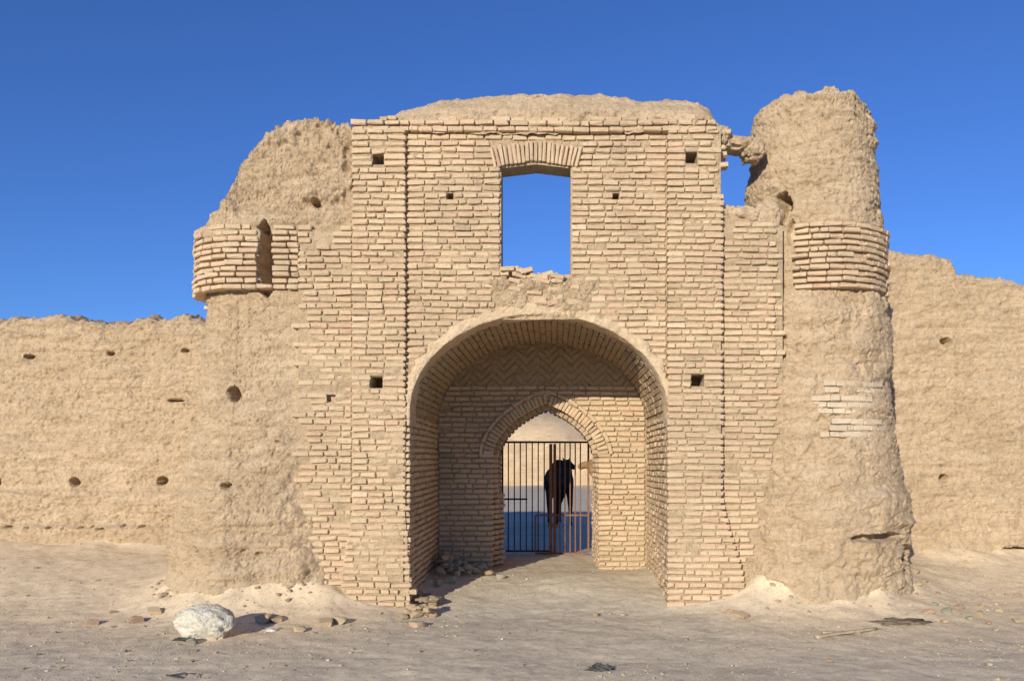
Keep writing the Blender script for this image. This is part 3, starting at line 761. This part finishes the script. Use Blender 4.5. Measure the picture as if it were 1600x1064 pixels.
# ------------------------------------------------------------------ CAMELS
def skin(name,nodes_,edges,mat,loc,yaw,sc=1.,subs=2):
    me=bpy.data.meshes.new(name);me.from_pydata([n[:3] for n in nodes_],edges,[]);me.update()
    o=link(bpy.data.objects.new(name,me))
    m=o.modifiers.new('s','SKIN');m.use_smooth_shade=True
    for i,n in enumerate(nodes_):
        v=me.skin_vertices[0].data[i];rr=n[3];v.radius=(rr,rr);v.use_root=(i==0)
    s=o.modifiers.new('u','SUBSURF');s.levels=subs;s.render_levels=subs
    bpy.context.view_layer.update()
    m2=bpy.data.meshes.new_from_object(o.evaluated_get(bpy.context.evaluated_depsgraph_get()))
    bpy.data.objects.remove(o);m2.name=name
    m2.materials.clear();m2.materials.append(mat)
    for p in m2.polygons:p.use_smooth=True
    o=link(bpy.data.objects.new(name,m2));o.location=loc;o.rotation_euler=(0,0,yaw);o.scale=(sc,)*3
    return o
def camel(mat,loc,yaw,headdz=0.,headdx=0.,turn=0.,sc=1.,label="",fat=1.,hd=1.):
    Nn=[(-.50,0,1.24,.24*fat),(-.15,0,1.20,.31*fat),(-.12,0,1.50,.20),(-.10,0,1.68,.10),(.30,0,1.17,.29*fat),(.58,0,1.14,.19),(.80,0,1.08,.13)]
    nk=[(1.00,.0,1.22,.105),(1.10,.0,1.45,.09),(1.14,0,1.62,.09),(1.20,0,1.68,.10),(1.34,0,1.64,.078),(1.46,0,1.58,.068),(1.52,0,1.55,.05)]
    for i,(x,y,z,r) in enumerate(nk):
        q=(i+1)/4 if i<3 else 1
        px,pz=x+headdx*min(1,q),z+headdz*min(1,q)
        if i>=3:
            bx=1.17+headdx;dx=px-bx;px=bx+dx*math.cos(turn);y=dx*math.sin(turn)
        Nn.append((px,y,pz,r*hd))
    E=[(0,1),(1,2),(2,3),(1,4),(4,5),(5,6),(6,7),(7,8),(8,9),(9,10),(10,11),(11,12),(12,13)]
    def leg(root,L):
        p=root
        for n in L: Nn.append(n);E.append((p,len(Nn)-1));p=len(Nn)-1
    for s in(-1,1):
        dx=.06*s
        leg(4,[(.34,.15*s,.98,.13),(.30+dx*.3,.17*s,.80,.09),(.35+dx,.16*s,.48,.062),(.34+dx,.16*s,.28,.04),(.34+dx,.16*s,.12,.038),(.39+dx,.16*s,.035,.062)])
        leg(0,[(-.52,.14*s,1.03,.18),(-.40-dx,.17*s,.82,.12),(-.62-dx,.16*s,.52,.056),(-.58-dx,.16*s,.30,.04),(-.58-dx,.16*s,.12,.038),(-.53-dx,.16*s,.035,.062)])
        hb=Nn[10]
        leg(10,[(hb[0]-.05,hb[1]+.07*s,hb[2]+.07,.025),(hb[0]-.07,hb[1]+.09*s,hb[2]+.13,.012)])
    leg(0,[(-.72,0,1.22,.05),(-.80,0,1.0,.025),(-.80,0,.72,.03)])
    o=skin('camel',Nn,E,mat,loc,yaw,sc);return top(o,label,"camel")
DARK=simple('dark_camel_wool',(.065,.046,.034),(.028,.020,.016),.9,9,.6)
TAN=simple('tan_camel_wool',(.33,.19,.085),(.24,.135,.06),.9,9,.6)
def G0(x,y): return float(gh(x,y))
camel(DARK,(.16,10.9,G0(.16,10.9)),math.radians(-76),headdz=-.10,headdx=-.55,turn=math.radians(20),sc=1.0,label="black young camel standing behind the iron gate",fat=1.14)
camel(TAN,(2.24,14.6,G0(2.24,14.6)),math.radians(180),headdz=-.14,label="tan camel stretching its head past the doorway",hd=1.5)
# ------------------------------------------------------------------ STONES
STONE=simple('pale_limestone',(.80,.75,.61),(.64,.57,.43),.9,7,.9,0,.05)
RUB=simple('clay_rubble',(.57,.44,.28),(.43,.32,.20),.95,10,.7,0,.02)
RUBR=simple('reddish_brick_rubble',(.50,.34,.22),(.42,.29,.19),.95,12,.6,0,.02)
GREY=simple('grey_stone',(.44,.39,.30),(.30,.26,.20),.9,12,.6,0,.02)
GREEN=simple('grey_green_stone',(.38,.38,.28),(.27,.27,.2),.9,12,.6,0,.02)
def stone_mesh(seed,mat,blocky):
    bm=bmesh.new();bmesh.ops.create_icosphere(bm,subdivisions=3 if seed!=5 else 5,radius=1)
    co=np.array([v.co for v in bm.verts])
    if blocky: co=np.sign(co)*np.abs(co)**.5;co/=1.15
    rr=np.random.default_rng(seed)
    for _ in range(8 if seed!=5 else 11):
        n=rr.normal(size=3);n/=np.linalg.norm(n);lim=rr.uniform(.48,.8) if seed!=5 else rr.uniform(.70,.88);dd=co@n;co=co-np.maximum(dd-lim,0)[:,None]*n
    co=co*(1+(.07 if seed!=5 else .10)*fb(co[:,0],co[:,1],co[:,2],2.5,6,seed=seed,g=.62))[:,None]
    for v,p in zip(bm.verts,co): v.co=p
    me=bpy.data.meshes.new('stone');bm.to_mesh(me);bm.free();me.materials.append(mat)
    return me
boul=bpy.data.objects.new('boulder',stone_mesh(5,STONE,False));link(boul)
for p in boul.data.polygons:p.use_smooth=True
boul.scale=(.32,.24,.215);boul.location=(-3.62,-1.35,G0(-3.62,-1.35)+.12);boul.rotation_euler=(.05,.08,.2)
top(boul,"rounded pale limestone boulder lying on the dusty ground","boulder")
kinds={'rub':[stone_mesh(s,RUB,True) for s in(11,12,13,14)],'red':[stone_mesh(s,RUBR,True) for s in(21,22,23)],'grey':[stone_mesh(s,GREY,False) for s in(31,32,33)],'green':[stone_mesh(s,GREEN,False) for s in(41,)]}
lab={'rub':"broken clay brick fragment lying on bare earth",'red':"reddish broken brick piece lying on bare earth",'grey':"grey stone lying on bare earth",'green':"greenish grey stone on bare earth"}
def stone(kind,x,y,w,hr=.5,dr=.8,z=None,group="stones scattered before the gate"):
    o=bpy.data.objects.new('stone',random.choice(kinds[kind]));link(o)
    o.scale=(w/2,w/2*dr,w/2*hr);o.rotation_euler=(random.uniform(-.25,.25),random.uniform(-.25,.25),random.uniform(0,6.28))
    o.location=(x,y,(G0(x,y)+w/2*hr*.45) if z is None else z)
    return top(o,lab[kind],"stone",group=group)
def at(px,py):   # stand-point on the ground measured from the photograph, converted once to metres
    y=0.;g=-.12
    for _ in range(7):
        dist=(1.65-g)*1300/(py-720);y=dist-10;x=(px-865)/1300*dist
        g=G0(x,y)
    return x,y
for k_,px,py,w in [('red',145,975,.17),('red',212,972,.2),('rub',245,962,.22),('rub',255,955,.15),('rub',175,957,.12),('rub',410,972,.25),('rub',432,966,.22),('rub',467,986,.16),('rub',510,976,.26),('rub',530,970,.2),('rub',497,975,.12),('rub',650,978,.22),('rub',648,948,.2),('rub',668,950,.2),('rub',680,940,.2),('rub',655,962,.22),('rub',665,960,.2),('rub',635,958,.2),('red',675,962,.15),('rub',655,935,.18),('rub',670,932,.16),
  ('rub',1160,965,.2),('rub',1140,960,.16),('rub',1240,955,.14),('red',1190,950,.1),('rub',1010,975,.1),('rub',930,962,.12),('rub',975,960,.1),
  ('red',1450,962,.16),('green',1480,958,.16),('red',1500,950,.14),('rub',1435,945,.15),('green',1460,948,.12),('rub',1530,960,.16),('red',1545,975,.1),('rub',1560,955,.14),('green',1515,968,.12),('rub',1590,970,.16),('red',1590,935,.1),('rub',1475,972,.12),('rub',1430,932,.14),('red',1297,1035,.1),('rub',55,920,.1),('rub',150,920,.12),('rub',1535,948,.12),('rub',1557,985,.1),('grey',1495,1000,.07),('grey',1560,1015,.06),('rub',1410,918,.13),('rub',1385,925,.12),('grey',300,1005,.16)]:
    x,y=at(px,py);stone(k_,x,y,w)
for i in range(90):
    px=random.uniform(0,1600);py=random.uniform(935,1060)
    x,y=at(px,py);stone(random.choice(['rub','rub','rub','grey']),x,y,random.uniform(.02,.07))
for i in range(70):
    c_,r_=((LCX,LCY),1.0) if i%2 else ((RCX,RCY),1.10)
    a=math.radians(random.uniform(190,350));rr=r_+abs(random.gauss(.05,.26))
    x=c_[0]+rr*math.cos(a);y=c_[1]+rr*math.sin(a);stone('rub',x,y,random.uniform(.03,.10),group="clods fallen at the foot of the towers")
for i in range(60):
    t=random.random();x=-1.62+abs(random.gauss(0,.28));y=1.9+random.gauss(0,.28)
    y=min(2.3,max(.9,y));
    d_=math.hypot(x+1.6,(y-1.9)*.7);z=G0(x,y)+max(0,.26*(1-d_/.75))*random.uniform(.2,1)+.03
    stone(random.choice(['rub','grey','rub','green']),x,y,random.uniform(.08,.2),hr=random.uniform(.4,.7),z=z,group="rubble heap in the portal corner")
for i in range(24):
    x=-1.66+random.uniform(-.15,.25);y=-.12+random.uniform(-.25,.5)
    stone('rub',x,y,random.uniform(.12,.22),hr=.4,z=G0(x,y)+random.uniform(.02,.12),group="tumbled bricks at the pilaster foot")
DUNG=simple('dry_dung',(.26,.20,.13),(.16,.12,.08),.95,25,.6,0,.01)
def litter(name,px,py,sx,sy,sz,mat,seed,label,cat):
    x,y=at(px,py);o=lump(name,(0,0,0),(sx,sy,sz),seed,mat,4,.6,2.8,g=.62);o.location=(x,y,G0(x,y)+sz*.2);return top(o,label,cat)
litter('dung_heap',1400,970,.24,.12,.02,DUNG,3,"flat dark dung patch on the dusty ground","dung")
litter('dung_heap',1330,942,.10,.08,.02,DUNG,4,"flat dark dung patch on the dusty ground","dung")
litter('dung_heap',1318,950,.07,.05,.015,DUNG,6,"flat dark dung patch on the dusty ground","dung")
CLOTH=simple('dark_rag',(.10,.10,.09),(.05,.05,.045),.9,15,.6)
litter('rag',938,1046,.11,.06,.035,CLOTH,7,"crumpled dark rag lying in the dust","rag")
litter('rag',290,1000,.09,.05,.02,CLOTH,9,"crumpled dark rag lying in the dust","rag")
WHITE=simple('white_scrap',(.7,.68,.62),None,.8,10,.4)
litter('plastic_scrap',425,985,.07,.04,.015,WHITE,8,"small white scrap of litter in the dust","litter")
WOOD=simple('grey_wood',(.52,.41,.28),(.37,.29,.20),.9,20,.5)
def stick(px0,py0,px1,py1,r):
    a=at(px0,py0);b=at(px1,py1);A=Vector((*a,G0(*a)+r));Bv=Vector((*b,G0(*b)+r));c=(A+Bv)/2;Lg=(Bv-A).length
    n=12;V=[];F=[]
    for i in range(n+1):
        t=i/n;q=-Lg/2+Lg*t;rr=r*(1-.35*t)*(1+.15*math.sin(i*2.1));
        for k in range(6):
            a_=k*math.pi/3;V.append((q,rr*math.cos(a_)*1.6+.01*math.sin(t*5),rr*math.sin(a_)))
    for i in range(n):
        for k in range(6): F.append((i*6+k,i*6+(k+1)%6,(i+1)*6+(k+1)%6,(i+1)*6+k))
    F.append(tuple(range(5,-1,-1)));F.append(tuple(n*6+k for k in range(6)))
    o=mesh_obj('wooden_stick',V,F,WOOD);o.location=c;d=(Bv-A).normalized();o.rotation_mode='QUATERNION';o.rotation_quaternion=d.to_track_quat('X','Z')
    return top(o,"weathered flat wooden stick lying on the dust","stick")
stick(1275,998,1368,984,.020);stick(1285,990,1345,990,.014)
me=bpy.data.meshes.new('wire');bm=bmesh.new()
R0=.085;r0=.007;ring=[]
for i in range(28):
    a=i/28*math.tau*.9;ring.append([bm.verts.new(((R0+r0*math.cos(b))*math.cos(a),(R0+r0*math.cos(b))*math.sin(a)*.6,r0*math.sin(b)+.01*math.sin(a*2))) for b in[k*math.tau/6 for k in range(6)]])
for i in range(27):
    for k in range(6): bm.faces.new((ring[i][k],ring[i+1][k],ring[i+1][(k+1)%6],ring[i][(k+1)%6]))
bm.to_mesh(me);bm.free();me.materials.append(CLOTH);o=link(bpy.data.objects.new('wire_loop',me));x,y=at(276,1058);o.location=(x,y,G0(x,y)+.02)
top(o,"bent loop of dark wire half buried in dust","wire")
B=Bricks();cnt=0
while cnt<7500:
    x=random.uniform(-8,9);y=-10+random.uniform(6.0,13.0)
    if y>-.05 and 1.5<abs(x)<4.9: continue
    if float(fb(x,y,0,.9,3,seed=15))<random.uniform(-.6,.6): continue
    cnt+=1
    w=random.uniform(.004,.010)*(2.4 if random.random()<.05 else 1)
    a=random.uniform(0,3.14);c=(x,y,w*.15)
    B.add(c,(math.cos(a),math.sin(a),0),(-math.sin(a),math.cos(a),0),(0,0,1),w*1.5,w,w*.8,ch=w*.15,rot=.2)
D_=np.array(B.d);D_[:,2]+=gh(D_[:,0],D_[:,1]);B.d=list(map(tuple,D_))
gv=B.build('gravel',GRAV,jit=.001);gv["kind"]="stuff";gv["label"]="fine grit and small chips strewn over the earth";gv["category"]="gravel"
# ------------------------------------------------------------------ LIGHT / SKY / CAMERA
AZ_,EL=math.radians(23),math.radians(16)
w=bpy.data.worlds.new("World");scene.world=w;w.use_nodes=True;nt=w.node_tree
sk=nt.nodes.new('ShaderNodeTexSky');sk.sky_type='NISHITA';sk.sun_disc=False;sk.sun_elevation=EL;sk.sun_rotation=math.pi+AZ_
sk.altitude=1200;sk.air_density=1.0;sk.dust_density=.35;sk.ozone_density=2.6
mx=nt.nodes.new('ShaderNodeMix');mx.data_type='RGBA';mx.blend_type='MULTIPLY';mx.inputs[0].default_value=1;mx.inputs[7].default_value=(.52,.83,1.46,1)
nt.links.new(sk.outputs[0],mx.inputs[6]);nt.links.new(mx.outputs[2],nt.nodes['Background'].inputs[0])
nt.nodes['Background'].inputs[1].default_value=.102
sl=bpy.data.lights.new('sun','SUN');sl.energy=5.0;sl.angle=math.radians(.5);sl.color=(1,.927,.785)
so=link(bpy.data.objects.new('sun',sl))
v=Vector((-math.sin(AZ_)*math.cos(EL),-math.cos(AZ_)*math.cos(EL),math.sin(EL)));so.rotation_euler=v.to_track_quat('Z','Y').to_euler();so.location=(-10,-20,12)
cam=bpy.data.cameras.new('camera');co=link(bpy.data.objects.new('camera',cam));co.location=(0,-10,1.65);co.rotation_euler=(math.pi/2,0,0)
cam.lens=29.25;cam.sensor_width=36;cam.shift_x=-65/1600;cam.shift_y=188/1600;cam.clip_end=6000;cam.clip_start=.05
scene.camera=co
scene.view_settings.view_transform='Standard';scene.view_settings.look='None';scene.view_settings.exposure=0
